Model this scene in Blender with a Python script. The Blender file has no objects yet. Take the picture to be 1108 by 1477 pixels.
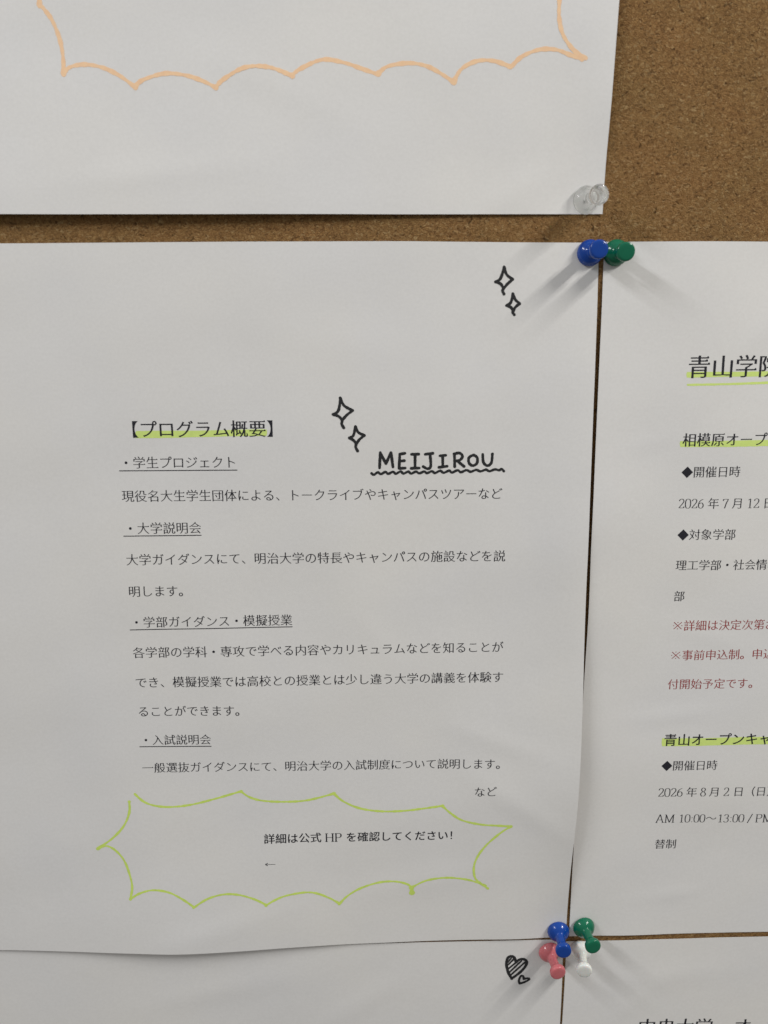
import bpy, bmesh, math, random
import numpy as np
from mathutils import Matrix, Vector
from mathutils.geometry import delaunay_2d_cdt

C = bpy.context.scene.collection
MM = 0.001                                  # every measure below is in millimetres on the board

# ------------------------------------------------------------------ camera
CAM_POS = (92.600723, 48.530010, 294.659108)
CAM_ROT = ((0.999443, 0.010164, -0.031780), (-0.004152, 0.982958, 0.183783), (0.033106, -0.183548, 0.982453))
CAM_F = 1092.324
cam_data = bpy.data.cameras.new('camera')
cam = bpy.data.objects.new('camera', cam_data); C.objects.link(cam)
m4 = Matrix([list(r) + [0] for r in CAM_ROT] + [[0, 0, 0, 1]])
cam.matrix_world = Matrix.Translation(Vector(CAM_POS) * MM) @ m4
cam_data.sensor_fit = 'VERTICAL'; cam_data.sensor_height = 24.0
cam_data.lens = 24.0 * CAM_F / 1477.0
cam_data.clip_start = 0.01; cam_data.clip_end = 20
cam_data.dof.use_dof = True
cam_data.dof.focus_distance = 0.312
cam_data.dof.aperture_fstop = cam_data.lens / 2.8   # 2.8 mm opening, as on a phone
bpy.context.scene.camera = cam

# ------------------------------------------------------------------ light
sc = bpy.context.scene
sc.render.resolution_x = 768; sc.render.resolution_y = 1024
sc.view_settings.view_transform = 'Standard'; sc.view_settings.look = 'None'
sc.view_settings.exposure = 0; sc.view_settings.gamma = 1
world = bpy.data.worlds.new('World'); sc.world = world; world.use_nodes = True
wn, wl = world.node_tree.nodes, world.node_tree.links
wn.clear()
wo = wn.new('ShaderNodeOutputWorld'); wb = wn.new('ShaderNodeBackground')
tcw = wn.new('ShaderNodeTexCoord'); sep = wn.new('ShaderNodeSeparateXYZ'); wr = wn.new('ShaderNodeValToRGB')
mr = wn.new('ShaderNodeMapRange'); mr.inputs[1].default_value = -1; mr.inputs[2].default_value = 1
wl.new(tcw.outputs['Generated'], sep.inputs[0]); wl.new(sep.outputs['Y'], mr.inputs[0]); wl.new(mr.outputs[0], wr.inputs[0])
wr.color_ramp.elements[0].color = (0.16, 0.142, 0.122, 1)       # floor side of the room
wr.color_ramp.elements[1].color = (0.60, 0.60, 0.59, 1)      # pale ceiling side
e = wr.color_ramp.elements.new(0.5); e.color = (0.36, 0.348, 0.332, 1)
wl.new(wr.outputs[0], wb.inputs[0]); wb.inputs[1].default_value = 0.71
wl.new(wb.outputs[0], wo.inputs[0])

def tube(name, loc, power, colour):
    # a fluorescent tube running out from the wall, above and to one side of the board
    d = bpy.data.lights.new(name, 'AREA'); d.shape = 'RECTANGLE'; d.size = 0.025; d.size_y = 0.6
    d.energy = power; d.color = colour
    o = bpy.data.objects.new(name, d); C.objects.link(o)
    p = Vector(loc); aim = Vector((0.18, -0.05, p.z)) - p        # shine across the wall, long side along z
    zaxis = -aim.normalized(); yaxis = Vector((0, 0, 1)); xaxis = yaxis.cross(zaxis)
    o.matrix_world = Matrix.Translation(p) @ Matrix((xaxis, yaxis, zaxis)).transposed().to_4x4()
    return o
tube('ceiling_tube', (0.16 + 0.84, 0.80, 0.60), 12.0, (1.0, 0.97, 0.92))
tube('ceiling_tube', (0.16 - 0.98, 0.74, 0.60), 6.8, (0.97, 0.98, 1.0))

# ---- height of each sheet above the cork, in millimetres ----
def _waves(seed, n=9, lo=28.0, hi=150.0):
    r = random.Random(seed); out = []
    for i in range(n):
        wl = lo * (hi / lo) ** r.random(); an = r.random() * math.pi
        out.append((math.cos(an) * 2 * math.pi / wl, math.sin(an) * 2 * math.pi / wl, r.random() * 6.28, 0.30 * (wl / hi) ** 0.9))
    return out
WAVES = {k: _waves(s) for k, s in dict(T=11, M=23, R=37, L=41, B=59).items()}
PINS_XY = dict(T=[(177.3, 110.5)], M=[(179.8, 91.5), (179.0, -197.5)], R=[(189.6, 91.6), (190.5, -195.6)],
               L=[(175.3, -207.6)], B=[(189.7, -207.1)])
BASE = dict(T=0.85, M=0.95, R=0.55, L=0.45, B=0.45)
def gs(t): return math.exp(-0.5 * t * t)
def smooth(a, b, t):
    t = min(1.0, max(0.0, (t - a) / (b - a))); return t * t * (3 - 2 * t)
def crease(x, y, x0, y0, ang, length, width, amp):
    dx, dy = x - x0, y - y0; c, s = math.cos(ang), math.sin(ang)
    u, v = dx * c + dy * s, -dx * s + dy * c
    return amp * gs(u / length) * gs(v / width)
CREASES = dict(
    T=[(168, 128, 1.3, 9, 2.2, .25), (150, 112, .5, 14, 3, .22), (20, 118, .1, 22, 3, .25), (60, 150, -.4, 20, 4, .2)],
    M=[(150, -105, -.35, 14, 3, .28), (160, -135, -.6, 18, 3.5, .35), (100, -60, -.9, 10, 2.5, .15), (45, 20, .4, 22, 5, .2),
       (165, 72, .75, 14, 2.5, .25), (30, -190, .3, 20, 4, .3), (120, -170, .15, 20, 4, .25), (80, 60, -.2, 26, 6, .2)],
    R=[(222, -95, .1, 12, 2.2, .25), (236, -60, -.3, 14, 3, .2), (205, -60, 1.2, 12, 3, .2), (230, -180, .1, 14, 2, .2),
       (245, 60, .9, 16, 3, .25), (206, 20, .3, 8, 2, .15)],
    L=[(30, -222, .2, 24, 4, .3), (90, -232, .6, 16, 4, .3)],
    B=[(230, -222, .1, 20, 4, .25), (215, -235, .7, 10, 3, .2)])
def height(k, x, y):
    h = BASE[k] + sum(a * math.sin(kx * x + ky * y + p) for kx, ky, p, a in WAVES[k]) * (0.55 if k in 'TMR' else 0.30)
    h = max(h, 0.22) if k in 'LB' else h
    for c in CREASES[k]: h += crease(x, y, *c)
    if k == 'T':
        h += 2.5 * gs((y - 105) / 30) * (1 - smooth(20, 150, x)) + 1.0 * gs((x - 186) / 14) * smooth(118, 150, y)
    if k == 'M':
        h += 3.2 * gs((x - 18) / 42) * gs((y + 205) / 42)
        h += 5.0 * gs((y + 128) / (40 if y > -128 else 30)) * math.exp(-max(0.0, 184 - x) / 26.0)
        h += 2.2 * gs((x - 184) / 14) * gs((y + 10) / 48)
    if k == 'R':
        h += 1.7 * gs((x - 185) / 13) * gs((y + 5) / 45)
        h += 0.7 * gs((x - 232) / 22) * smooth(-190, -120, y)
    for px, py in PINS_XY[k]:
        r2 = (x - px) ** 2 + (y - py) ** 2
        h = 0.3 + (h - 0.3) * (1 - math.exp(-r2 / (2 * 11.0 ** 2)))
    return max(h, 0.2 if k in 'LB' else (0.3 if k == 'R' else 0.42))


# ------------------------------------------------------------------ materials
def lin(c): return tuple(((v / 255 + 0.055) / 1.055) ** 2.4 if v > 10 else v / 255 / 12.92 for v in c) + (1,)
def mat(name, rough=0.6, spec=0.4):
    m = bpy.data.materials.new(name); m.use_nodes = True
    b = m.node_tree.nodes['Principled BSDF']
    b.inputs['Roughness'].default_value = rough; b.inputs['Specular IOR Level'].default_value = spec
    return m, m.node_tree.nodes, m.node_tree.links, b
def noise_node(nt, ln, scale, detail=3, rough=.5, vec=None, dist=0):
    n = nt.new('ShaderNodeTexNoise'); n.inputs['Scale'].default_value = scale; n.inputs['Detail'].default_value = detail
    n.inputs['Roughness'].default_value = rough; n.inputs['Distortion'].default_value = dist
    if vec: ln.new(vec, n.inputs['Vector'])
    return n
def ramp(nt, ln, src, stops, interp='LINEAR'):
    r = nt.new('ShaderNodeValToRGB'); r.color_ramp.interpolation = interp
    while len(r.color_ramp.elements) < len(stops): r.color_ramp.elements.new(0.5)
    for el, (p, c) in zip(r.color_ramp.elements, stops): el.position = p; el.color = c
    ln.new(src, r.inputs[0]); return r

def paper_material():
    m, n, l, b = mat('printer_paper', 0.62, 0.35)
    tc = n.new('ShaderNodeTexCoord').outputs['Object']
    nz = noise_node(n, l, 900, 4, .6, tc)
    big = noise_node(n, l, 14, 3, .5, tc)
    r = ramp(n, l, nz.outputs[0], [(.3, (.785, .78, .77, 1)), (.7, (.825, .82, .81, 1))])
    mx = n.new('ShaderNodeMix'); mx.data_type = 'RGBA'; mx.blend_type = 'MULTIPLY'; mx.inputs[0].default_value = 1
    r2 = ramp(n, l, big.outputs[0], [(.3, (.965, .97, .985, 1)), (.7, (1, .995, .98, 1))])
    l.new(r.outputs[0], mx.inputs[6]); l.new(r2.outputs[0], mx.inputs[7]); l.new(mx.outputs[2], b.inputs['Base Color'])
    f1 = noise_node(n, l, 1400, 3, .6, tc); f2 = noise_node(n, l, 90, 3, .55, tc)
    b1 = n.new('ShaderNodeBump'); b1.inputs['Strength'].default_value = .35; b1.inputs['Distance'].default_value = 2.0e-5
    b2 = n.new('ShaderNodeBump'); b2.inputs['Strength'].default_value = .5; b2.inputs['Distance'].default_value = 1.6e-4
    l.new(f1.outputs[0], b1.inputs['Height']); l.new(f2.outputs[0], b2.inputs['Height'])
    l.new(b2.outputs[0], b1.inputs['Normal']); l.new(b1.outputs[0], b.inputs['Normal'])
    return m
def ink_material(name, c, amount=.18, rough=.55, scale=1500):
    m, n, l, b = mat(name, rough, .3)
    tc = n.new('ShaderNodeTexCoord').outputs['Object']
    nz = noise_node(n, l, scale, 3, .6, tc)
    lo = tuple(v * (1 - amount) for v in c[:3]) + (1,); hi = tuple(min(1, v * (1 + amount)) for v in c[:3]) + (1,)
    l.new(ramp(n, l, nz.outputs[0], [(.3, lo), (.7, hi)]).outputs[0], b.inputs['Base Color'])
    return m
def cork_material():
    m, n, l, b = mat('cork', 0.9, .15)
    tc = n.new('ShaderNodeTexCoord').outputs['Object']
    warp = noise_node(n, l, 260, 3, .6, tc)
    va = n.new('ShaderNodeVectorMath'); va.operation = 'MULTIPLY_ADD'
    l.new(warp.outputs['Color'], va.inputs[0]); va.inputs[1].default_value = (.0035, .0035, .0035); l.new(tc, va.inputs[2])
    mp = n.new('ShaderNodeMapping'); mp.inputs['Scale'].default_value = (1, 1.45, 1); l.new(va.outputs[0], mp.inputs[0])
    v1 = n.new('ShaderNodeTexVoronoi'); v1.inputs['Scale'].default_value = 1050; l.new(mp.outputs[0], v1.inputs['Vector'])
    ve = n.new('ShaderNodeTexVoronoi'); ve.feature = 'DISTANCE_TO_EDGE'; ve.inputs['Scale'].default_value = 1000; l.new(mp.outputs[0], ve.inputs['Vector'])
    v2 = n.new('ShaderNodeTexVoronoi'); v2.inputs['Scale'].default_value = 2300; l.new(va.outputs[0], v2.inputs['Vector'])
    sep1 = n.new('ShaderNodeSeparateColor'); l.new(v1.outputs['Color'], sep1.inputs[0])
    sep2 = n.new('ShaderNodeSeparateColor'); l.new(v2.outputs['Color'], sep2.inputs[0])
    r1 = ramp(n, l, sep1.outputs[0], [(0, lin((80, 56, 34))), (.12, lin((130, 96, 60))), (.55, lin((150, 115, 73))), (.85, lin((160, 125, 80))), (1, lin((184, 156, 114)))])
    r2 = ramp(n, l, sep2.outputs[0], [(0, lin((88, 62, 38))), (.25, lin((130, 96, 60))), (.7, lin((148, 115, 75))), (1, lin((170, 140, 100)))])
    mx = n.new('ShaderNodeMix'); mx.data_type = 'RGBA'; mx.inputs[0].default_value = .45
    l.new(r1.outputs[0], mx.inputs[6]); l.new(r2.outputs[0], mx.inputs[7])
    gap = ramp(n, l, ve.outputs['Distance'], [(0, (.45, .42, .38, 1)), (.07, (1, 1, 1, 1))])
    m2 = n.new('ShaderNodeMix'); m2.data_type = 'RGBA'; m2.blend_type = 'MULTIPLY'; m2.inputs[0].default_value = .62
    l.new(mx.outputs[2], m2.inputs[6]); l.new(gap.outputs[0], m2.inputs[7])
    # rare dark specks and bark bits
    sp = noise_node(n, l, 430, 2, .5, tc, 1.2)
    spr = ramp(n, l, sp.outputs[0], [(.27, (.3, .27, .24, 1)), (.34, (1, 1, 1, 1))])
    m3 = n.new('ShaderNodeMix'); m3.data_type = 'RGBA'; m3.blend_type = 'MULTIPLY'; m3.inputs[0].default_value = .9
    l.new(m2.outputs[2], m3.inputs[6]); l.new(spr.outputs[0], m3.inputs[7])
    bg = noise_node(n, l, 45, 3, .5, tc)
    bgr = ramp(n, l, bg.outputs[0], [(.3, (.90, .93, .90, 1)), (.7, (1.0, .97, .93, 1))])
    m4_ = n.new('ShaderNodeMix'); m4_.data_type = 'RGBA'; m4_.blend_type = 'MULTIPLY'; m4_.inputs[0].default_value = 1
    l.new(m3.outputs[2], m4_.inputs[6]); l.new(bgr.outputs[0], m4_.inputs[7])
    l.new(m4_.outputs[2], b.inputs['Base Color'])
    fine = noise_node(n, l, 1600, 3, .65, tc)
    ad = n.new('ShaderNodeMath'); ad.operation = 'MULTIPLY_ADD'; l.new(fine.outputs[0], ad.inputs[0]); ad.inputs[1].default_value = .5
    hr = ramp(n, l, ve.outputs['Distance'], [(0, (0, 0, 0, 1)), (.2, (1, 1, 1, 1))]); l.new(hr.outputs[0], ad.inputs[2])
    bp = n.new('ShaderNodeBump'); bp.inputs['Strength'].default_value = .8; bp.inputs['Distance'].default_value = 1.4e-4
    l.new(ad.outputs[0], bp.inputs['Height']); l.new(bp.outputs[0], b.inputs['Normal'])
    return m
def plastic(name, c, trans=0.0, sss=0.0, rough=.16):
    m, n, l, b = mat(name, rough, .5)
    tc = n.new('ShaderNodeTexCoord').outputs['Object']
    nz = noise_node(n, l, 350, 3, .5, tc)
    lo = tuple(v * .93 for v in c[:3]) + (1,)
    l.new(ramp(n, l, nz.outputs[0], [(.3, lo), (.7, c)]).outputs[0], b.inputs['Base Color'])
    b.inputs['Transmission Weight'].default_value = trans; b.inputs['IOR'].default_value = 1.49
    if sss:
        b.inputs['Subsurface Weight'].default_value = sss; b.inputs['Subsurface Radius'].default_value = (1, .8, .7)
        b.inputs['Subsurface Scale'].default_value = .0015
    fr = noise_node(n, l, 2200, 2, .6, tc)
    rr = n.new('ShaderNodeMapRange'); rr.inputs[3].default_value = rough * .7; rr.inputs[4].default_value = rough * 1.6
    l.new(fr.outputs[0], rr.inputs[0]); l.new(rr.outputs[0], b.inputs['Roughness'])
    return m
def clear_material():
    # water-clear plastic: part of the light goes straight through the thin walls, the rest refracts
    m, n, l, b = mat('clear_plastic', .05, .5)
    b.inputs['Base Color'].default_value = (.97, .975, .965, 1); b.inputs['Transmission Weight'].default_value = 1; b.inputs['IOR'].default_value = 1.49
    t = n.new('ShaderNodeBsdfTransparent'); mx = n.new('ShaderNodeMixShader'); mx.inputs[0].default_value = .72
    t.inputs[0].default_value = (.97, .975, .97, 1)
    l.new(t.outputs[0], mx.inputs[1]); l.new(b.outputs[0], mx.inputs[2]); l.new(mx.outputs[0], n['Material Output'].inputs[0])
    return m
M_PAPER = paper_material(); M_CORK = cork_material()
M_INK = ink_material('toner', lin((38, 38, 46)), .2)
M_RED = ink_material('red_toner', lin((158, 62, 62)), .15)
M_BLACKPEN = ink_material('black_marker_ink', lin((44, 45, 47)), .2, .5)
M_ORANGE = ink_material('orange_marker_ink', lin((255, 212, 172)), .06, .6, 500)
M_GREEN = ink_material('green_marker_ink', lin((210, 234, 116)), .08, .6, 500)
M_HILITE = ink_material('green_highlighter_ink', lin((218, 240, 138)), .05, .6, 700)
M_STEEL = mat('pin_steel', .25, .5)[0]; M_STEEL.node_tree.nodes['Principled BSDF'].inputs['Metallic'].default_value = 1
M_STEEL.node_tree.nodes['Principled BSDF'].inputs['Base Color'].default_value = (.6, .6, .6, 1)
PLASTIC = dict(blue=plastic('blue_plastic', lin((14, 68, 158))), green=plastic('green_plastic', lin((12, 108, 78))),
    pink=plastic('pink_plastic', lin((208, 118, 124)), 0, .6), white=plastic('white_plastic', lin((236, 238, 234)), 0, .6),
    clear=clear_material())

# ------------------------------------------------------------------ object helpers
def link_mesh(name, verts, faces, material, parent=None, smooth_shade=False, bm=None):
    me = bpy.data.meshes.new(name)
    if bm is None: me.from_pydata([tuple(c * MM for c in v) for v in verts], [], faces)
    else: bm.to_mesh(me); bm.free()
    me.materials.append(material)
    if smooth_shade: me.polygons.foreach_set('use_smooth', [True] * len(me.polygons))
    me.update()
    o = bpy.data.objects.new(name, me); C.objects.link(o)
    if parent: o.parent = parent; o.matrix_parent_inverse = parent.matrix_world.inverted()
    return o
def thing(name, label, cat, loc=(0, 0, 0), group=None):
    o = bpy.data.objects.new(name, None); C.objects.link(o); o.empty_display_size = .01
    o.matrix_world = Matrix.Translation(Vector(loc) * MM)
    o['label'] = label; o['category'] = cat
    if group: o['group'] = group
    return o

# ------------------------------------------------------------------ cork board
def cork_board():
    bm = bmesh.new()
    x0, x1, y0, y1 = -420, 760, -620, 560
    step = 5; nx = (x1 - x0) // step; ny = (y1 - y0) // step
    r = random.Random(5)
    gv = [[bm.verts.new(((x0 + i * step) * MM, (y0 + j * step) * MM, -abs(r.gauss(0, .04)) * MM)) for i in range(nx + 1)] for j in range(ny + 1)]
    for j in range(ny):
        for i in range(nx): bm.faces.new((gv[j][i], gv[j][i + 1], gv[j + 1][i + 1], gv[j + 1][i]))
    be = [e_ for e_ in bm.edges if e_.is_boundary]
    ret = bmesh.ops.extrude_edge_only(bm, edges=be)
    for v in ret['geom']:
        if isinstance(v, bmesh.types.BMVert): v.co.z = -10 * MM
    bmesh.ops.recalc_face_normals(bm, faces=bm.faces)
    o = link_mesh('cork_board', None, None, M_CORK, bm=bm); o['kind'] = 'structure'
    o['label'] = 'brown granulated cork board behind the sheets'
    return o
cork_board()

# ------------------------------------------------------------------ sheets
def edge_fn(pts):
    ds = [0]
    for a, b in zip(pts, pts[1:]): ds.append(ds[-1] + math.dist(a, b))
    def f(t):
        d = t * ds[-1]
        for i in range(len(pts) - 1):
            if d <= ds[i + 1] or i == len(pts) - 2:
                q = (d - ds[i]) / (ds[i + 1] - ds[i]); a, b = pts[i], pts[i + 1]
                return (a[0] + (b[0] - a[0]) * q, a[1] + (b[1] - a[1]) * q)
    n = 400; raw = [f(i / n) for i in range(n + 1)]           # round the polyline's corners off
    sm = []
    for i in range(n + 1):
        w = min(14, i, n - i)
        seg = raw[i - w:i + w + 1]; sm.append((sum(p[0] for p in seg) / len(seg), sum(p[1] for p in seg) / len(seg)))
    def g(t):
        u = min(n - 1e-6, max(0, t * n)); i = int(u); q = u - i
        return (sm[i][0] * (1 - q) + sm[i + 1][0] * q, sm[i][1] * (1 - q) + sm[i + 1][1] * q)
    return g
def paper_mesh(k, left, right, bottom, top, cell=2.6):
    # left/right run bottom -> top, bottom/top run left -> right; corners must agree
    L_, R_, B_, T_ = edge_fn(left), edge_fn(right), edge_fn(bottom), edge_fn(top)
    nx = int(math.dist(bottom[0], bottom[-1]) / cell); ny = int(math.dist(left[0], left[-1]) / cell)
    P00, P10, P01, P11 = bottom[0], bottom[-1], top[0], top[-1]
    tv, bv, faces = [], [], []
    Bs = [B_(i / nx) for i in range(nx + 1)]; Ts = [T_(i / nx) for i in range(nx + 1)]
    for j in range(ny + 1):
        v = j / ny; lp, rp = L_(v), R_(v)
        for i in range(nx + 1):
            u = i / nx; co = []
            for d in (0, 1):
                co.append((1 - u) * lp[d] + u * rp[d] + (1 - v) * Bs[i][d] + v * Ts[i][d]
                          - ((1 - u) * (1 - v) * P00[d] + u * (1 - v) * P10[d] + (1 - u) * v * P01[d] + u * v * P11[d]))
            z = height(k, *co); tv.append((co[0], co[1], z)); bv.append((co[0], co[1], z - 0.11))
    w = nx + 1; N = len(tv); idx = lambda i, j: j * w + i
    for j in range(ny):
        for i in range(nx):
            a, b, c, d = idx(i, j), idx(i + 1, j), idx(i + 1, j + 1), idx(i, j + 1)
            faces.append((a, b, c, d)); faces.append((a + N, d + N, c + N, b + N))
    ring = [idx(i, 0) for i in range(w)] + [idx(nx, j) for j in range(1, ny + 1)] + [idx(i, ny) for i in range(nx - 1, -1, -1)] + [idx(0, j) for j in range(ny - 1, 0, -1)]
    for a, b in zip(ring, ring[1:] + ring[:1]): faces.append((a + N, b + N, b, a))
    return tv + bv, faces
def make_sheet(k, label, left, right, bottom, top):
    c = bottom[-1] if k in 'TML' else bottom[0]
    t = thing('pinned_notice', label, 'notice', (c[0], c[1], 0), 'printed notices pinned side by side on the cork board')
    v, f = paper_mesh(k, left, right, bottom, top)
    o = link_mesh('paper', v, f, M_PAPER, t, True)
    me = o.data
    # keep the rim crisp
    me.set_sharp_from_angle(angle=math.radians(50)) if hasattr(me, 'set_sharp_from_angle') else None
    return t

# ------------------------------------------------------------------ lettering: glyph outlines reshaped to a brush-contrast (mincho-like) face
LATIN = {   # strokes in em units (x, y from baseline), drawn with a pen that is broad on verticals
 '0': ([[(.25,.72),(.11,.66),(.06,.5),(.05,.36),(.06,.22),(.11,.06),(.25,0),(.39,.06),(.44,.22),(.45,.36),(.44,.5),(.39,.66),(.25,.72)]], .5),
 '1': ([[(.12,.61),(.26,.71)],[(.26,.71),(.26,.02)],[(.13,.01),(.40,.01)]], .5),
 '2': ([[(.07,.56),(.12,.67),(.24,.72),(.37,.67),(.41,.54),(.34,.38),(.18,.18),(.06,.03)],[(.06,.03),(.43,.03)],[(.42,.03),(.45,.14)]], .5),
 '3': ([[(.07,.6),(.13,.69),(.23,.72),(.36,.67),(.39,.55),(.34,.42),(.2,.38)],[(.2,.38),(.36,.34),(.42,.2),(.36,.06),(.22,0),(.11,.02),(.05,.1)]], .5),
 '6': ([[(.41,.7),(.26,.64),(.13,.5),(.07,.3),(.09,.1),(.24,0),(.38,.06),(.43,.22),(.37,.38),(.24,.42),(.12,.34)]], .5),
 '7': ([[(.06,.7),(.44,.7)],[(.44,.7),(.3,.4),(.19,0)],[(.06,.7),(.05,.58)]], .5),
 '8': ([[(.25,.39),(.14,.46),(.1,.56),(.15,.68),(.25,.72),(.36,.67),(.4,.56),(.35,.46),(.25,.39)],[(.25,.39),(.11,.3),(.06,.18),(.12,.04),(.25,0),(.38,.04),(.44,.17),(.38,.3),(.25,.39)]], .5),
 'A': ([[(.06,.01),(.32,.72)],[(.33,.72),(.58,.01)],[(.15,.25),(.48,.25)],[(0,.01),(.16,.01)],[(.48,.01),(.68,.01)]], .68),
 'M': ([[(.13,.02),(.13,.7)],[(.13,.7),(.42,.03)],[(.42,.03),(.7,.7)],[(.71,.7),(.71,.02)],[(.03,.7),(.15,.7)],[(.7,.7),(.82,.7)],[(.03,.01),(.23,.01)],[(.6,.01),(.82,.01)]], .85),
 'P': ([[(.13,.02),(.13,.7)],[(.13,.7),(.34,.7),(.47,.66),(.52,.53),(.46,.39),(.33,.34),(.13,.34)],[(.03,.7),(.13,.7)],[(.03,.01),(.25,.01)]], .58),
 'H': ([[(.13,.02),(.13,.7)],[(.61,.02),(.61,.7)],[(.13,.37),(.61,.37)],[(.03,.7),(.24,.7)],[(.5,.7),(.72,.7)],[(.03,.01),(.24,.01)],[(.5,.01),(.72,.01)]], .74),
 ':': ([[(.13,.08),(.13,.03)],[(.13,.46),(.13,.41)]], .26),
 '/': ([[(.05,-.06),(.4,.78)]], .45),
 '※': ([[(.17,.08),(.83,.68)],[(.17,.68),(.83,.08)],[(.5,.70),(.5,.64)],[(.5,.13),(.5,.07)],[(.15,.41),(.15,.35)],[(.85,.41),(.85,.35)]], 1.0),
 '←': ([[(.1,.38),(.95,.38)],[(.3,.5),(.1,.385)],[(.3,.26),(.1,.375)]], 1.0),
}
def catmull(pts, per=6):
    if len(pts) < 3: return pts
    P = [pts[0]] + list(pts) + [pts[-1]]
    if math.dist(pts[0], pts[-1]) < 1e-6: P[0] = pts[-2]; P[-1] = pts[1]
    out = []
    for i in range(1, len(P) - 2):
        for s in range(per):
            t = s / per; a, b, c, d = P[i - 1], P[i], P[i + 1], P[i + 2]
            out.append(tuple(.5 * (2 * b[k] + (c[k] - a[k]) * t + (2 * a[k] - 5 * b[k] + 4 * c[k] - d[k]) * t * t + (3 * b[k] - a[k] - 3 * c[k] + d[k]) * t ** 3) for k in (0, 1)))
    out.append(pts[-1]); return out
def resample(pts, step):
    out = [pts[0]]; carry = 0
    for a, b in zip(pts, pts[1:]):
        L = math.dist(a, b)
        if L < 1e-9: continue
        n = max(1, int(math.ceil(L / step)))
        for i in range(1, n + 1): out.append((a[0] + (b[0] - a[0]) * i / n, a[1] + (b[1] - a[1]) * i / n))
    return out
def ribbon(pts, wfn, cap=True):
    """one strip of quads along pts; wfn(i, n, direction) -> full width"""
    V, F = [], []; n = len(pts)
    dirs = []
    for i in range(n):
        a, b = pts[max(0, i - 1)], pts[min(n - 1, i + 1)]
        L = math.dist(a, b) or 1e-9; dirs.append(((b[0] - a[0]) / L, (b[1] - a[1]) / L))
    def ring(p, d, w): V.append((p[0] - d[1] * w / 2, p[1] + d[0] * w / 2)); V.append((p[0] + d[1] * w / 2, p[1] - d[0] * w / 2))
    if cap:
        d = dirs[0]; w = wfn(0, n, d)
        for q in (.97, .8, .5): ring((pts[0][0] - d[0] * w / 2 * q, pts[0][1] - d[1] * w / 2 * q), d, w * math.sqrt(1 - q * q))
    for i in range(n): ring(pts[i], dirs[i], wfn(i, n, dirs[i]))
    if cap:
        d = dirs[-1]; w = wfn(n - 1, n, d)
        for q in (.5, .8, .97): ring((pts[-1][0] + d[0] * w / 2 * q, pts[-1][1] + d[1] * w / 2 * q), d, w * math.sqrt(1 - q * q))
    for i in range(len(V) // 2 - 1): F.append((2 * i, 2 * i + 1, 2 * i + 3, 2 * i + 2))
    return V, F

def outlines_of(chars):
    """the outlines of every character, from Blender's own built-in interface font"""
    cu = bpy.data.curves.new('glyphs', 'FONT'); cu.body = '\n'.join(chars); cu.size = 1.0; cu.space_line = 3.0
    cu.resolution_u = 4
    o = bpy.data.objects.new('glyphs', cu); C.objects.link(o)
    bpy.context.view_layer.update()
    for q in bpy.context.selected_objects: q.select_set(False)
    o.select_set(True); bpy.context.view_layer.objects.active = o
    bpy.ops.object.convert(target='CURVE')
    o = bpy.context.view_layer.objects.active
    polys = []
    for s in o.data.splines:
        P = s.bezier_points; pts = []
        for i in range(len(P)):
            a, b = P[i], P[(i + 1) % len(P)]
            p0, p1, p2, p3 = a.co, a.handle_right, b.handle_left, b.co
            ch = (p3 - p0).length
            if ch < 1e-6: continue
            dv = (p3 - p0) / ch
            bend = max((p1 - p0).cross(dv).length, (p2 - p0).cross(dv).length)
            ns = 1 if bend < .002 else (3 if ch < .15 else 5)
            for k in range(ns):
                t = k / ns; q = (1 - t) ** 3 * p0 + 3 * (1 - t) ** 2 * t * p1 + 3 * (1 - t) * t * t * p2 + t ** 3 * p3
                pts.append((q.x, q.y))
        if len(pts) > 2: polys.append(pts)
    bpy.data.objects.remove(o)
    # which line does a contour belong to? lines are 3 em apart, measured from the first
    res = {c: [] for c in chars}
    pitch = LINE_PITCH
    for pts in polys:
        cy = sum(p[1] for p in pts) / len(pts)
        i = int(round((0.35 - cy) / pitch)); i = min(len(chars) - 1, max(0, i))
        res[chars[i]].append([(p[0], p[1] + i * pitch) for p in pts])
    return res
LINE_PITCH = 3.0
def area(p): return .5 * sum(a[0] * b[1] - b[0] * a[1] for a, b in zip(p, p[1:] + p[:1]))
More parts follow.
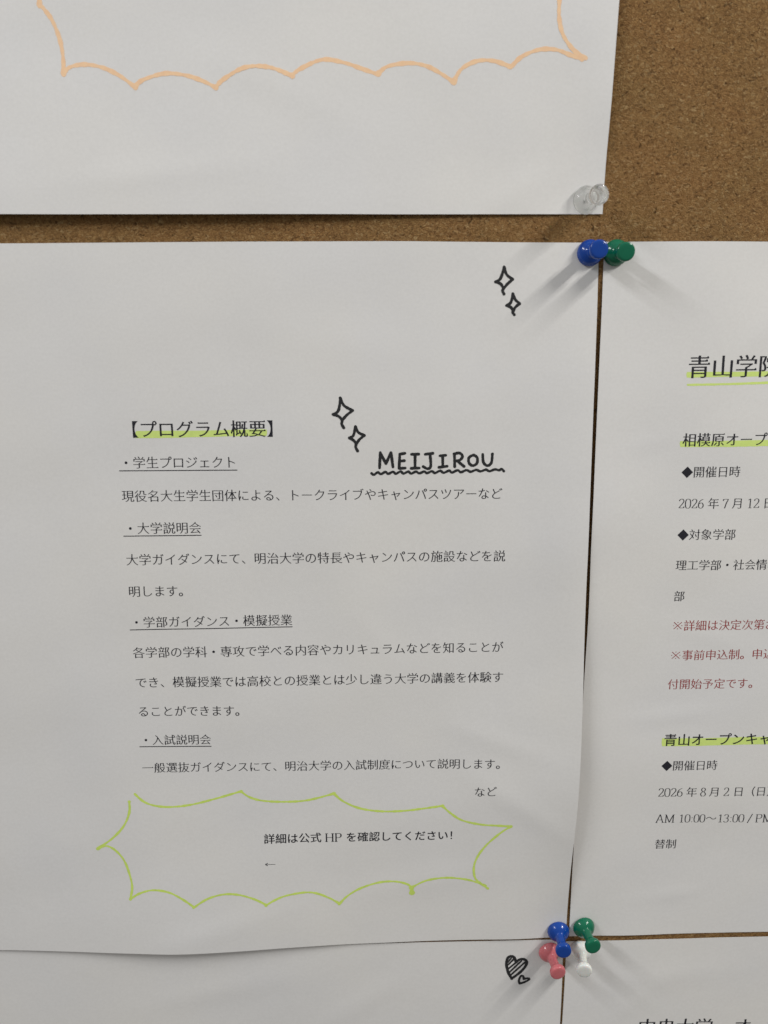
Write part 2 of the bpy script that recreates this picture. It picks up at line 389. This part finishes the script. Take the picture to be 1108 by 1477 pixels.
def reshape(ch, contours, tgt_v, tgt_h):
    """move every edge so that upright strokes come out tgt_v wide and level ones tgt_h, whatever they were"""
    if not contours: return contours
    sgn = 1 if area(max(contours, key=lambda p: abs(area(p)))) > 0 else -1
    kanji = 0x4E00 <= ord(ch) <= 0x9FFF
    if not kanji: tgt_h = tgt_h * 1.25
    cl = []
    for c in contours:
        p = [c[i] for i in range(len(c)) if math.dist(c[i - 1], c[i]) > 1e-4]
        if len(p) > 2: cl.append(p)
    A = np.array([q for p in cl for q in p]); Bq = np.array([q for p in cl for q in p[1:] + p[:1]])
    D = Bq - A; Ls = np.hypot(D[:, 0], D[:, 1]); D = D / Ls[:, None]
    N = np.c_[-D[:, 1], D[:, 0]] * sgn; Mid = (A + Bq) / 2 + N * 1e-5
    thick = np.full(len(A), 9.0)
    for fr in (.25, .5, .75):
        Mp = A + (Bq - A) * fr + N * 1e-5
        W = A[None] - Mp[:, None]; E_ = (Bq - A)[None]
        den = N[:, None, 0] * E_[..., 1] - N[:, None, 1] * E_[..., 0]
        den = np.where(abs(den) < 1e-9, 1e-9, den)
        t = (W[..., 0] * E_[..., 1] - W[..., 1] * E_[..., 0]) / den
        u = (W[..., 0] * N[:, None, 1] - W[..., 1] * N[:, None, 0]) / den
        t = np.where((t > 1e-4) & (u >= -1e-6) & (u <= 1 + 1e-6), t, 9.0)
        thick = np.minimum(thick, t.min(1))
    out = []; k0 = 0
    for p in cl:
        n = len(p); E = []
        for i in range(n):
            d = D[k0 + i]; inn = N[k0 + i]; t = thick[k0 + i]; hz = abs(inn[1]) ** 1.5
            tgt = tgt_v + (tgt_h - tgt_v) * hz
            off = 0.0 if t > .115 else max(-.012, min(.45 * t, (t - tgt) / 2))
            E.append((p[i], p[(i + 1) % n], d[0], d[1], inn, off, Ls[k0 + i]))
        k0 += n; q = []
        for i in range(n):
            e0, e1 = E[i - 1], E[i]; det = e0[2] * e1[3] - e0[3] * e1[2]; base = p[i]
            if abs(det) < .3:
                q.append((base[0] + (e0[4][0] * e0[5] + e1[4][0] * e1[5]) / 2, base[1] + (e0[4][1] * e0[5] + e1[4][1] * e1[5]) / 2)); continue
            a0 = (base[0] + e0[4][0] * e0[5], base[1] + e0[4][1] * e0[5]); a1 = (base[0] + e1[4][0] * e1[5], base[1] + e1[4][1] * e1[5])
            t = ((a1[0] - a0[0]) * e1[3] - (a1[1] - a0[1]) * e1[2]) / det
            nx, ny = a0[0] + e0[2] * t, a0[1] + e0[3] * t
            dd = math.dist((nx, ny), base); lim = .03
            if dd > lim: nx, ny = base[0] + (nx - base[0]) * lim / dd, base[1] + (ny - base[1]) * lim / dd
            q.append((nx, ny))
        if kanji:                       # little triangles on the right end of level strokes
            r = []
            for i in range(n):
                e, pv, nb = E[i], E[i - 1], E[(i + 1) % n]
                hit = lambda e, pv, nb: e[4][0] < -.9 and .03 < e[6] < .095 and abs(nb[3]) < .12 and abs(pv[3]) < .12 and nb[6] > .15 and pv[6] > .15
                pe, ppv = E[i - 1], E[i - 2]
                if hit(e, pv, nb) and q[i][1] > q[(i + 1) % n][1]: T = q[i]; r += [(T[0] - .10, T[1]), (T[0] - .04, T[1] + .05), T]
                elif hit(pe, ppv, e) and q[i][1] > q[i - 1][1]: T = q[i]; r += [T, (T[0] - .04, T[1] + .05), (T[0] - .10, T[1])]
                else: r.append(q[i])
            q = r
        out.append(q)
    return out
def fill(contours):
    """triangulate the outlines; a triangle is ink when the outlines wind round it the way the outer ones do"""
    if not contours: return [], []
    sgn = 1 if area(max(contours, key=lambda p: abs(area(p)))) > 0 else -1
    P, Ed = [], []
    for c in contours:
        o = len(P); n = len(c); P += [Vector(q) for q in c]; Ed += [(o + i, o + (i + 1) % n) for i in range(n)]
    v, e, f, _, _, _ = delaunay_2d_cdt(P, Ed, [], 0, 1e-6)
    A = np.array([q for c in contours for q in c]); Bq = np.array([q for c in contours for q in c[1:] + c[:1]])
    T = np.array([[v[i][:] for i in t] for t in f if len(t) == 3]).mean(1); fs = [t for t in f if len(t) == 3]
    up = (A[None, :, 1] <= T[:, None, 1]) & (Bq[None, :, 1] > T[:, None, 1])
    dn = (A[None, :, 1] > T[:, None, 1]) & (Bq[None, :, 1] <= T[:, None, 1])
    side = (Bq[None, :, 0] - A[None, :, 0]) * (T[:, None, 1] - A[None, :, 1]) - (T[:, None, 0] - A[None, :, 0]) * (Bq[None, :, 1] - A[None, :, 1])
    wind = ((up & (side > 0)).sum(1) - (dn & (side < 0)).sum(1)) * sgn
    return [tuple(x) for x in v], [tuple(t) for t, w in zip(fs, wind) if w > 0]

GLYPH_CACHE = {}
def glyph(ch, weight):
    key = (ch, weight)
    if key not in GLYPH_CACHE:
        tv, th = WEIGHTS[weight]
        GLYPH_CACHE[key] = fill(reshape(ch, OUT[ch], tv, th))
    return GLYPH_CACHE[key]
WEIGHTS = dict(regular=(.077, .043), bold=(.118, .072), heading=(.105, .050))

def is_latin(ch): return ch in LATIN
def lay(items, k, z0, material, name, parent, weight='regular', label=None):
    """items: list of (text, (x0, y0), (x1, y1)) - the centre line of the em boxes, first box's left to last box's right"""
    V, F = [], []
    for text, a, b in items:
        adv = [LATIN[c][1] if is_latin(c) else (.3 if c == ' ' else 1.0) for c in text]
        tot = sum(adv); L = math.dist(a, b); em = L / tot
        ux, uy = (b[0] - a[0]) / L, (b[1] - a[1]) / L
        pos = 0
        H = em if not all(is_latin(c) or c == ' ' for c in text) else LATIN_EM.get(name, em)
        for c, w in zip(text, adv):
            if c not in ' \u3000':
                if is_latin(c):
                    bold = 1.35 if weight != 'regular' else 1
                    for si, st in enumerate(LATIN[c][0]):
                        pts = catmull(st, 5)
                        gv, gf = ribbon(pts, lambda i, n, d: (.026 + .046 * abs(d[1]) ** 1.5) * bold, False)
                        o = len(V)
                        for (x, y) in gv:
                            y -= .38; X, Y = pos + x * 1.0, y
                            V.append((a[0] + (X * ux) * em - Y * uy * em, a[1] + X * uy * em + Y * ux * em, z0 + .004 * (si % 4)))
                        F += [tuple(o + q for q in f) for f in gf]
                else:
                    gv, gf = glyph(c, weight); o = len(V)
                    for (x, y) in gv:
                        y -= .38; X = pos + x
                        V.append((a[0] + X * ux * em - y * uy * em, a[1] + X * uy * em + y * ux * em, z0))
                    F += [tuple(o + q for q in f) for f in gf]
            pos += w
    V = [(x, y, height(k, x, y) + z) for x, y, z in V]
    o = link_mesh(name, V, F, material, parent)
    if label: o['label'] = label
    return o
LATIN_EM = {}

def stroke_part(name, strokes, k, width, material, parent, z0=.05, wob=.12, seed=1, smooth_path=True, label=None, step=1.2, taper=0):
    r = random.Random(seed); V, F = [], []
    for si, st in enumerate(strokes):
        w = width
        if isinstance(st, dict): w = st['w']; st = st['p']
        pts = resample(catmull(st, 7) if smooth_path and len(st) > 2 else st, step)
        ph = r.random() * 6; ph2 = r.random() * 6
        def wf(i, n, d):
            v = w * (1 + wob * math.sin(i * .55 + ph) * .5 + wob * math.sin(i * 1.7 + ph2) * .4)
            if taper: v *= 1 + taper * (1 - min(1, min(i, n - 1 - i) / 2.5))
            return v
        gv, gf = ribbon(pts, wf); o = len(V)
        V += [(x, y, height(k, x, y) + z0 + .006 * (si % 5)) for x, y in gv]; F += [tuple(o + q for q in f) for f in gf]
    o = link_mesh(name, V, F, material, parent)
    if label: o['label'] = label
    return o
def band_part(name, corners, k, material, parent, z0=.022, seed=3, label=None):
    """a highlighter swipe: corners = top-left, top-right, bottom-right, bottom-left; its long edges wander a little"""
    tl, tr, br, bl = corners; r = random.Random(seed)
    n = max(2, int(math.dist(tl, tr) / 1.5)); m = 3; V, F = [], []
    p1, p2 = r.random() * 6, r.random() * 6
    for i in range(n + 1):
        u = i / n
        a = (tl[0] + (tr[0] - tl[0]) * u, tl[1] + (tr[1] - tl[1]) * u + .10 * math.sin(i * .21 + p1) + .05 * r.uniform(-1, 1))
        b = (bl[0] + (br[0] - bl[0]) * u, bl[1] + (br[1] - bl[1]) * u + .10 * math.sin(i * .17 + p2) + .05 * r.uniform(-1, 1))
        for j in range(m + 1):
            v = j / m; x, y = a[0] + (b[0] - a[0]) * v, a[1] + (b[1] - a[1]) * v
            if i in (0, n): x += (.25 if i else -.25) * math.sin(v * 3.14)
            V.append((x, y, height(k, x, y) + z0))
    for i in range(n):
        for j in range(m): a = i * (m + 1) + j; F.append((a, a + 1, a + m + 2, a + m + 1))
    o = link_mesh(name, V, F, material, parent)
    if label: o['label'] = label
    return o

# ------------------------------------------------------------------ the five sheets
sheet_top = make_sheet('T', 'upper white sheet with orange scalloped marker border, held by the clear pin',
    left=[(-236, 104.5), (-236, 401)], right=[(183.87, 105.30), (183.98, 117.12), (184.90, 145.24), (185.78, 176.51), (195.5, 401)],
    bottom=[(-236, 104.5), (-35.38, 104.22), (33.70, 104.42), (104.07, 104.87), (183.87, 105.30)], top=[(-236, 401), (195.5, 401)])
sheet_mid = make_sheet('M', 'middle sheet of black Japanese text with green scalloped border and the lettering MEIJIROU',
    left=[(-236, -201.5), (-236, 94.5)],
    right=[(182.66, -200.28), (182.28, -185.06), (182.38, -161.88), (183.18, -138.44), (183.79, -112.28), (183.84, -79.69), (183.44, -42.85), (183.36, -18.41), (183.25, 36.16), (183.34, 72.54), (183.14, 95.23)],
    bottom=[(-236, -201.5), (-65.19, -197.40), (-50.28, -198.08), (-23.38, -199.42), (3.81, -199.83), (19.62, -200.15), (42.57, -199.82), (71.14, -199.36), (103.13, -199.86), (146.20, -199.64), (182.66, -200.28)],
    top=[(-236, 94.5), (-37.32, 94.50), (32.70, 95.23), (104.06, 95.55), (163.63, 95.17), (183.14, 95.23)])
sheet_right = make_sheet('R', 'right-hand sheet with black and dark red Japanese text and four highlighter strokes',
    left=[(183.89, -199.79), (183.82, -170.07), (185.39, -61.96), (185.44, -41.94), (184.86, -18.71), (185.08, 51.92), (185.20, 72.56), (185.10, 95.49)],
    right=[(609, -199), (606, 96)], bottom=[(183.89, -199.79), (195.71, -199.78), (274.16, -200.34), (609, -199)],
    top=[(185.10, 95.49), (205.41, 95.59), (247.01, 95.50), (606, 96)])
sheet_low = make_sheet('L', 'lower left white sheet with two black marker hearts, held by the pink pin',
    left=[(-238, -497), (-236, -199.5)], right=[(175, -499), (181.60, -245.24), (181.78, -224.26), (181.38, -201.74)],
    bottom=[(-238, -497), (175, -499)], top=[(-236, -199.5), (-65.63, -197.01), (97.01, -200.66), (175.16, -201.30), (181.38, -201.74)])
sheet_corner = make_sheet('B', 'lower right sheet with large black Japanese title, held by the white pin',
    left=[(177, -499), (182.48, -245.02), (182.94, -216.99), (182.72, -202.43)], right=[(600, -499), (598, -202)],
    bottom=[(177, -499), (600, -499)], top=[(182.72, -202.43), (195.88, -202.68), (274.28, -202.71), (598, -202)])

# ------------------------------------------------------------------ printed text
M_LINES = [
 ('heading_text', 'heading', [('【プログラム概要】', (1.32, 26.72), (63.97, 26.74))]),
 ('text_line', 'regular', [('・学生プロジェクト', (0.03, 13.90), (45.21, 13.85))]),
 ('text_line', 'regular', [('現役名大生学生団体による、トークライブやキャンパスツアーなど', (-0.09, 0.86), (148.98, 0.55))]),
 ('text_line', 'regular', [('・大学説明会', (0.04, -11.98), (30.25, -11.97))]),
 ('text_line', 'regular', [('大学ガイダンスにて、明治大学の特長やキャンパスの施設などを説', (-0.01, -24.59), (150.82, -24.76))]),
 ('text_line', 'regular', [('明します。', (0.06, -37.56), (24.86, -37.60))]),
 ('text_line', 'regular', [('・学部ガイダンス・模擬授業', (0.00, -50.50), (64.92, -50.41))]),
 ('text_line', 'regular', [('各学部の学科・専攻で学べる内容やカリキュラムなどを知ることが', (0.04, -63.31), (151.01, -63.22))]),
 ('text_line', 'regular', [('でき、模擬授業では高校との授業とは少し違う大学の講義を体験す', (0.21, -76.12), (151.42, -76.25))]),
 ('text_line', 'regular', [('ることができます。', (0.44, -88.73), (45.35, -88.88))]),
 ('text_line', 'regular', [('・入試説明会', (0.77, -101.26), (30.08, -101.51))]),
 ('text_line', 'regular', [('一般選抜ガイダンスにて、明治大学の入試制度について説明します。', (0.77, -113.67), (153.62, -114.74))]),
 ('text_line', 'regular', [('など', (139.69, -127.48), (149.55, -126.99))]),
 ('text_line', 'bold', [('詳細は公式', (50.23, -147.12), (74.84, -147.28)), ('HP', (76.20, -147.32), (83.47, -147.36)), ('を確認してください！', (85.13, -147.41), (134.13, -147.84))]),
 ('arrow_mark', 'bold', [('←', (50.15, -158.98), (55.16, -159.08))]),
]
R_LINES = [
 ('heading_text', 'heading', 0, [('青山学院大学', (219.37, 49.35), (275.03, 49.74))]),
 ('heading_text', 'heading', 0, [('相模原オープンキャンパス', (219.39, 21.20), (287.43, 21.38))]),
 ('text_line', 'regular', 0, [('◆開催日時', (219.76, 8.46), (243.78, 8.54))]),
 ('text_line', 'regular', 0, [('2026', (219.60, -4.08), (230.02, -4.18)), ('年', (231.37, -4.19), (236.15, -4.24)), ('7', (237.45, -4.25), (240.08, -4.28)), ('月', (241.23, -4.24), (246.04, -4.29)), ('12', (247.40, -4.25), (252.67, -4.31)), ('日（日）', (253.92, -4.27), (273.14, -4.37))]),
 ('text_line', 'regular', 0, [('◆対象学部', (219.82, -16.91), (243.97, -16.95))]),
 ('text_line', 'regular', 0, [('理工学部・社会情報学', (220.07, -29.51), (267.47, -29.75))]),
 ('text_line', 'regular', 0, [('部', (220.33, -42.65), (225.07, -42.63))]),
 ('text_line', 'regular', 1, [('※詳細は決定次第お知', (220.48, -55.25), (269.01, -55.22))]),
 ('text_line', 'regular', 1, [('※事前申込制。申込受', (220.51, -68.12), (269.47, -68.05))]),
 ('text_line', 'regular', 1, [('付開始予定です。', (220.31, -80.90), (259.36, -80.86))]),
 ('heading_text', 'bold', 0, [('青山オープンキャンパス', (220.15, -105.81), (284.51, -106.33))]),
 ('text_line', 'regular', 0, [('◆開催日時', (219.67, -117.53), (244.38, -117.86))]),
 ('text_line', 'regular', 0, [('2026', (219.27, -129.99), (230.20, -130.13)), ('年', (231.46, -130.09), (236.37, -130.21)), ('8', (237.64, -130.18), (240.37, -130.25)), ('月', (241.52, -130.28), (246.45, -130.41)), ('2', (247.78, -130.38), (250.52, -130.45)), ('日（日）', (252.04, -130.43), (271.90, -130.90))]),
 ('text_line', 'regular', 0, [('AM', (219.24, -142.47), (227.60, -142.64)), ('10:00', (229.25, -142.68), (241.06, -142.97)), ('～', (241.18, -142.97), (246.10, -143.12)), ('13:00', (246.40, -143.13), (258.33, -143.41)), ('/', (259.63, -143.51), (261.97, -143.58)), ('PM', (263.13, -143.54), (271.01, -143.69))]),
 ('text_line', 'regular', 0, [('替制', (219.48, -154.90), (229.33, -155.17))]),
]
B_LINES = [('heading_text', 'heading', [('中央大学', (217.39, -247.68), (253.00, -249.19)), ('オープンキャンパス', (262.24, -249.45), (342.78, -251.62))])]
allch = set()
for L in (M_LINES, B_LINES):
    for n_, w_, it in L:
        for t_, a_, b_ in it: allch |= set(t_)
for n_, w_, r_, it in R_LINES:
    for t_, a_, b_ in it: allch |= set(t_)
CHARS = sorted(c for c in allch if c not in LATIN and c not in ' \u3000')
OUT = outlines_of(['口'] + CHARS)
for n_, w_, it in M_LINES: lay(it, 'M', .055, M_INK, n_, sheet_mid, w_)
for n_, w_, r_, it in R_LINES: lay(it, 'R', .055, M_RED if r_ else M_INK, n_, sheet_right, w_, 'dark red printed line' if r_ else None)
for n_, w_, it in B_LINES: lay(it, 'B', .055, M_INK, n_, sheet_corner, w_)

for a, b in (((-0.19, 10.77), (45.07, 10.73)), ((-0.16, -15.03), (29.98, -15.02)), ((-0.22, -53.64), (64.76, -53.33)), ((0.57, -104.17), (29.87, -104.59))):
    stroke_part('underline', [[a, b]], 'M', .34, M_INK, sheet_mid, .05, 0, smooth_path=False)
# highlighter swipes
band_part('highlighter_stroke', ((7.24, 26.02), (57.01, 26.38), (56.93, 23.85), (6.92, 23.37)), 'M', M_HILITE, sheet_mid)
band_part('highlighter_stroke', ((219.37, 47.38), (275.76, 47.88), (275.97, 45.76), (219.51, 45.32)), 'R', M_HILITE, sheet_right, seed=8)
band_part('highlighter_stroke', ((219.83, 42.94), (276.13, 44.16), (276.21, 43.36), (219.90, 42.04)), 'R', M_HILITE, sheet_right, seed=9)
band_part('highlighter_stroke', ((218.63, 20.77), (287.47, 20.97), (287.70, 18.69), (218.87, 18.36)), 'R', M_HILITE, sheet_right, seed=10)
band_part('highlighter_stroke', ((219.54, -105.05), (284.63, -105.70), (284.99, -109.07), (219.61, -108.59)), 'R', M_HILITE, sheet_right, seed=11)

# ------------------------------------------------------------------ hand-drawn marker work
stroke_part('marker_border', [
 [(-15.56, 181.40), (-16.29, 177.06), (-16.37, 173.16)],
 [(-16.33, 173.60), (-14.51, 171.45), (-12.45, 168.37), (-10.47, 162.82), (-9.67, 157.16), (-9.79, 151.24)],
 [(-9.76, 151.69), (-7.49, 153.53), (-2.61, 154.46), (3.50, 153.59), (9.42, 151.00), (14.95, 147.11)],
 [(14.98, 147.57), (17.86, 149.63), (25.38, 151.68), (32.77, 151.09), (38.76, 149.25), (43.25, 147.13)],
 [(43.26, 147.47), (46.21, 150.06), (53.74, 153.88), (62.31, 153.99), (70.29, 151.19)],
 [(70.30, 151.58), (73.43, 153.77), (80.92, 156.70), (88.26, 155.88), (94.53, 154.04), (100.78, 152.10)],
 [(100.78, 152.47), (104.25, 154.90), (111.59, 155.96), (117.69, 155.07), (122.56, 152.89), (127.83, 149.80)],
 [(127.82, 150.18), (130.57, 154.28), (136.07, 156.83), (142.13, 156.87), (148.04, 155.00)],
 [(148.39, 155.09), (151.99, 158.35), (158.04, 160.59), (164.06, 160.57), (169.06, 158.90), (173.42, 157.52)],
 [(164.71, 183.22), (164.69, 176.57), (164.78, 171.07), (166.31, 165.52), (170.22, 160.52), (174.79, 157.73)]],
 'T', 1.4, M_ORANGE, sheet_top, .03, .3, 4, taper=.35, label='pale orange scalloped marker line')
stroke_part('marker_border', [
 [(-2.76, -125.37), (0.78, -128.94), (5.38, -130.88), (11.91, -131.57), (20.43, -130.71), (30.88, -128.19), (41.65, -125.01)],
 [(41.64, -125.30), (45.04, -127.84), (50.69, -129.57), (60.09, -130.30), (69.58, -129.84), (80.54, -127.04)],
 [(80.54, -127.23), (84.29, -130.74), (90.95, -134.05), (99.48, -135.71), (109.13, -135.82), (118.68, -134.86), (126.60, -133.80)],
 [(126.60, -134.06), (130.25, -137.55), (135.16, -140.82), (142.90, -142.75), (149.61, -143.26), (155.93, -143.64)],
 [(155.93, -143.64), (151.67, -146.68), (146.00, -152.27), (142.25, -157.75), (140.47, -163.23), (141.06, -168.67), (143.58, -171.49), (146.79, -174.13)],
 [(145.61, -172.77), (138.57, -169.81), (128.77, -168.36), (119.92, -169.46), (113.57, -172.64)],
 {'w': 1.7, 'p': [(113.36, -172.88), (113.58, -175.27)]},
 [(113.48, -173.06), (111.60, -171.04), (106.23, -169.57), (99.30, -169.76), (91.46, -172.16), (85.62, -175.67), (81.87, -179.48)],
 [(81.87, -179.17), (77.80, -176.38), (71.96, -173.65), (66.73, -172.98), (58.97, -174.10), (54.04, -176.07), (50.35, -178.28)],
 [(50.36, -177.96), (45.45, -175.16), (38.72, -172.79), (32.05, -172.41), (25.27, -174.41), (19.36, -178.23)],
 [(19.37, -177.78), (14.74, -174.08), (9.13, -170.81), (2.45, -169.63), (-3.46, -171.20), (-7.40, -173.79)],
 [(-7.40, -173.79), (-6.34, -168.07), (-7.25, -161.81), (-9.26, -155.44), (-12.78, -150.74), (-16.46, -148.89), (-19.92, -150.32)],
 [(-19.91, -150.13), (-13.40, -145.47), (-8.28, -139.82), (-5.57, -133.69), (-5.28, -128.79)]],
 'M', .92, M_GREEN, sheet_mid, .03, .3, 6, taper=.5, label='yellow-green scalloped marker line around the boxed note')

def sparkle(strokes, seed): stroke_part('sparkle_drawing', strokes, 'M', 1.1, M_BLACKPEN, sheet_mid, .05, .15, seed, step=.6)
sparkle([[(147.50, 86.44), (148.56, 83.70), (150.86, 81.94)], [(150.86, 81.94), (148.90, 80.29), (147.53, 78.68)], [(144.40, 81.07), (146.24, 82.29), (147.50, 86.19)],
         [(144.40, 81.07), (146.28, 80.36), (147.36, 78.80), (147.13, 77.80), (147.68, 76.66)]], 1)
sparkle([[(151.04, 76.81), (151.93, 74.76), (153.72, 73.11)], [(153.72, 73.11), (152.14, 71.84), (151.37, 70.32)], [(148.78, 72.46), (150.38, 73.62), (151.04, 76.66)],
         [(148.78, 72.46), (150.43, 71.77), (151.20, 70.57), (151.22, 69.81), (151.82, 69.05)]], 2)
sparkle([[(85.49, 38.23), (86.96, 35.33), (90.21, 33.46)], [(90.21, 33.46), (87.84, 31.63), (86.06, 29.65)], [(82.63, 32.03), (84.68, 33.36), (85.65, 37.97)],
         [(82.63, 32.03), (84.78, 31.27), (86.06, 29.78), (85.93, 28.32), (86.71, 26.85)]], 3)
sparkle([[(91.21, 27.25), (92.31, 25.08), (94.60, 23.86)], [(94.60, 23.86), (92.68, 22.27), (91.35, 20.39)], [(88.80, 22.94), (90.37, 23.89), (91.21, 27.09)],
         [(88.80, 22.94), (90.53, 21.88), (91.35, 20.53), (91.23, 19.32), (91.96, 17.86)]], 4)
LETTERS = [
 [[(100.44, 11.10), (100.74, 17.19)], [(100.74, 17.08), (102.94, 12.83)], [(102.94, 12.83), (104.89, 17.16)], [(104.94, 17.05), (105.69, 11.44)]],
 [[(110.29, 16.79), (108.29, 16.48)], [(108.35, 16.48), (108.08, 11.03)], [(108.13, 10.87), (110.47, 11.01)], [(108.27, 13.76), (110.14, 13.91)]],
 [[(112.94, 16.39), (115.70, 16.42)], [(114.30, 16.27), (114.32, 11.09)], [(112.86, 10.88), (116.01, 10.97)]],
 [[(118.25, 16.35), (121.22, 16.71)], [(120.14, 16.50), (120.46, 11.75), (119.27, 10.67), (117.53, 11.50)]],
 [[(124.00, 15.71), (126.27, 15.91)], [(125.08, 15.81), (125.19, 11.55)], [(123.67, 11.18), (126.87, 11.60)]],
 [[(129.69, 16.32), (129.87, 11.41)], [(129.52, 16.43), (131.69, 16.73), (132.85, 15.47), (131.90, 14.01), (129.84, 13.59)], [(130.92, 13.58), (133.52, 11.49)]],
 [[(136.99, 15.87), (135.42, 14.90), (135.46, 12.83), (136.95, 11.73), (138.58, 12.69), (138.65, 14.87), (137.26, 15.92)]],
 [[(140.81, 16.16), (141.14, 13.05), (142.70, 11.67), (144.27, 12.80), (144.63, 16.23)]],
]
for i, st in enumerate(LETTERS): stroke_part('hand_lettered_letter', st, 'M', 1.12, M_BLACKPEN, sheet_mid, .05, .12, 20 + i, step=.6)
wavy = [(97.29, 9.05), (98.23, 8.44), (99.73, 9.41), (100.94, 8.69), (102.71, 9.55), (103.79, 8.77), (105.69, 9.58), (106.78, 8.80), (108.68, 9.66), (109.77, 8.83), (111.67, 9.58), (112.76, 8.80),
        (114.66, 9.55), (116.02, 8.88), (117.92, 9.58), (119.01, 8.92), (120.91, 9.67), (122.14, 8.95), (124.17, 9.81), (125.54, 9.03), (127.71, 9.84), (128.81, 9.06), (130.98, 9.98), (132.35, 9.20),
        (134.52, 10.00), (136.17, 9.33), (138.35, 10.07), (140.00, 9.45), (142.18, 10.09), (143.57, 9.47), (145.75, 10.16), (147.40, 9.82), (148.37, 10.30), (149.32, 9.42)]
stroke_part('wavy_underline', [wavy], 'M', 1.0, M_BLACKPEN, sheet_mid, .05, .15, 31, step=.5)
stroke_part('heart_drawing', [
 [(158.79, -220.73), (157.01, -217.27), (156.15, -212.96), (156.64, -210.13), (158.17, -209.12), (159.63, -210.02), (160.45, -212.40)],
 [(160.45, -212.40), (162.15, -210.89), (164.35, -211.11), (165.33, -212.56), (164.47, -215.04), (162.35, -217.64), (159.47, -220.07)],
 {'w': .9, 'p': [(156.91, -213.52), (159.34, -210.76)]}, {'w': .9, 'p': [(157.12, -215.49), (160.33, -212.58)]}, {'w': .9, 'p': [(157.64, -217.29), (162.80, -211.77)]},
 {'w': .9, 'p': [(158.30, -218.74), (164.57, -212.40)]}, {'w': .8, 'p': [(156.72, -212.27), (158.23, -210.19)]}],
 'L', 1.3, M_BLACKPEN, sheet_low, .05, .12, 41, step=.6, label='larger heart filled with diagonal hatching')
stroke_part('heart_drawing', [[(162.32, -223.32), (162.02, -221.60), (162.85, -219.55), (163.85, -219.66), (164.21, -221.11)],
 [(164.21, -221.11), (165.90, -220.74), (166.67, -221.34), (164.88, -222.56), (162.39, -223.40)]], 'L', 1.05, M_BLACKPEN, sheet_low, .05, .12, 43, step=.6, label='small open heart')

# ------------------------------------------------------------------ push pins
GRIP = [(0, .55), (3.2, .45), (4.5, .45), (4.78, .65), (4.85, 1.0), (4.78, 1.5), (4.5, 2.2), (4.0, 2.95), (3.3, 3.6), (2.6, 4.0), (2.2, 4.3), (2.0, 4.8),
        (1.92, 6.0), (1.95, 7.6), (2.08, 8.8), (2.4, 9.5), (2.95, 10.0), (3.3, 10.5), (3.42, 11.1), (3.4, 11.8), (3.25, 12.2), (2.9, 12.42), (2.2, 12.5), (0, 12.52)]
def lathe(profile, seg=48):
    V, F = [], []
    prof = []
    for a, b in zip(profile, profile[1:]): prof.append(a); prof.append(((a[0] + b[0]) / 2, (a[1] + b[1]) / 2))
    prof.append(profile[-1])
    for rr, z in prof[1:-1]:
        for i in range(seg): a = 2 * math.pi * i / seg; V.append((rr * math.cos(a), rr * math.sin(a), z))
    n = len(prof) - 2
    for j in range(n - 1):
        for i in range(seg): a, b = j * seg + i, j * seg + (i + 1) % seg; F.append((a, b, b + seg, a + seg))
    V.append((0, 0, profile[0][1])); V.append((0, 0, profile[-1][1]))
    for i in range(seg):
        F.append((len(V) - 2, (i + 1) % seg, i)); F.append((len(V) - 1, (n - 1) * seg + i, (n - 1) * seg + (i + 1) % seg))
    return V, F
def push_pin(colour, label, base, head, scale=1.0):
    ax = Vector(head) - Vector(base); ax.normalize()
    foot = Vector(base) - ax * (base[2] - .45)
    t = thing('push_pin', label, 'push pin', tuple(foot), 'plastic push pins holding up the sheets')
    rot = Vector((0, 0, 1)).rotation_difference(ax).to_matrix().to_4x4()
    prof = ([(0, 2.6), (1.6, 2.4), (2.8, 1.7), (3.5, .7), (3.9, .45)] + GRIP[2:]) if colour == 'clear' else GRIP   # the clear one shows its hollow base
    V, F = lathe([(r * scale, z - .45) for r, z in prof]); g = link_mesh('grip', V, F, PLASTIC[colour], t, True)
    V, F = lathe([(0, -8.2), (.12, -7.9), (.5, -6.6), (.52, -2), (.52, .3), (0, .32)], 16); nd = link_mesh('needle', V, F, M_STEEL, g, True)
    g.matrix_parent_inverse = Matrix(); nd.matrix_parent_inverse = Matrix()
    t.matrix_world = Matrix.Translation(foot * MM) @ rot
    return t
push_pin('clear', 'clear transparent push pin at the corner of the upper sheet', (177.43, 110.04, 1.50), (179.01, 109.80, 11.50), 1.04)
push_pin('blue', 'blue push pin on the top corner of the middle sheet, under the cork strip', (179.61, 91.43, 1.50), (179.66, 91.14, 11.50))
push_pin('green', 'green push pin touching a blue pin on the top edge of the right-hand sheet', (189.45, 91.44, 1.50), (189.46, 90.33, 11.50))
push_pin('blue', 'blue push pin on the bottom corner of the middle sheet, above the pink pin', (178.74, -196.72, 1.90), (178.28, -197.31, 11.20))
push_pin('green', 'green push pin on the bottom corner of the right-hand sheet, above the white pin', (190.16, -195.02, 1.90), (190.95, -195.48, 11.20))
push_pin('pink', 'translucent pink push pin on the lower left sheet', (175.18, -206.98, 1.90), (176.22, -207.94, 11.20))
push_pin('white', 'white push pin on the lower right sheet, half under the green pin', (189.11, -206.49, 1.90), (187.72, -207.36, 11.20))
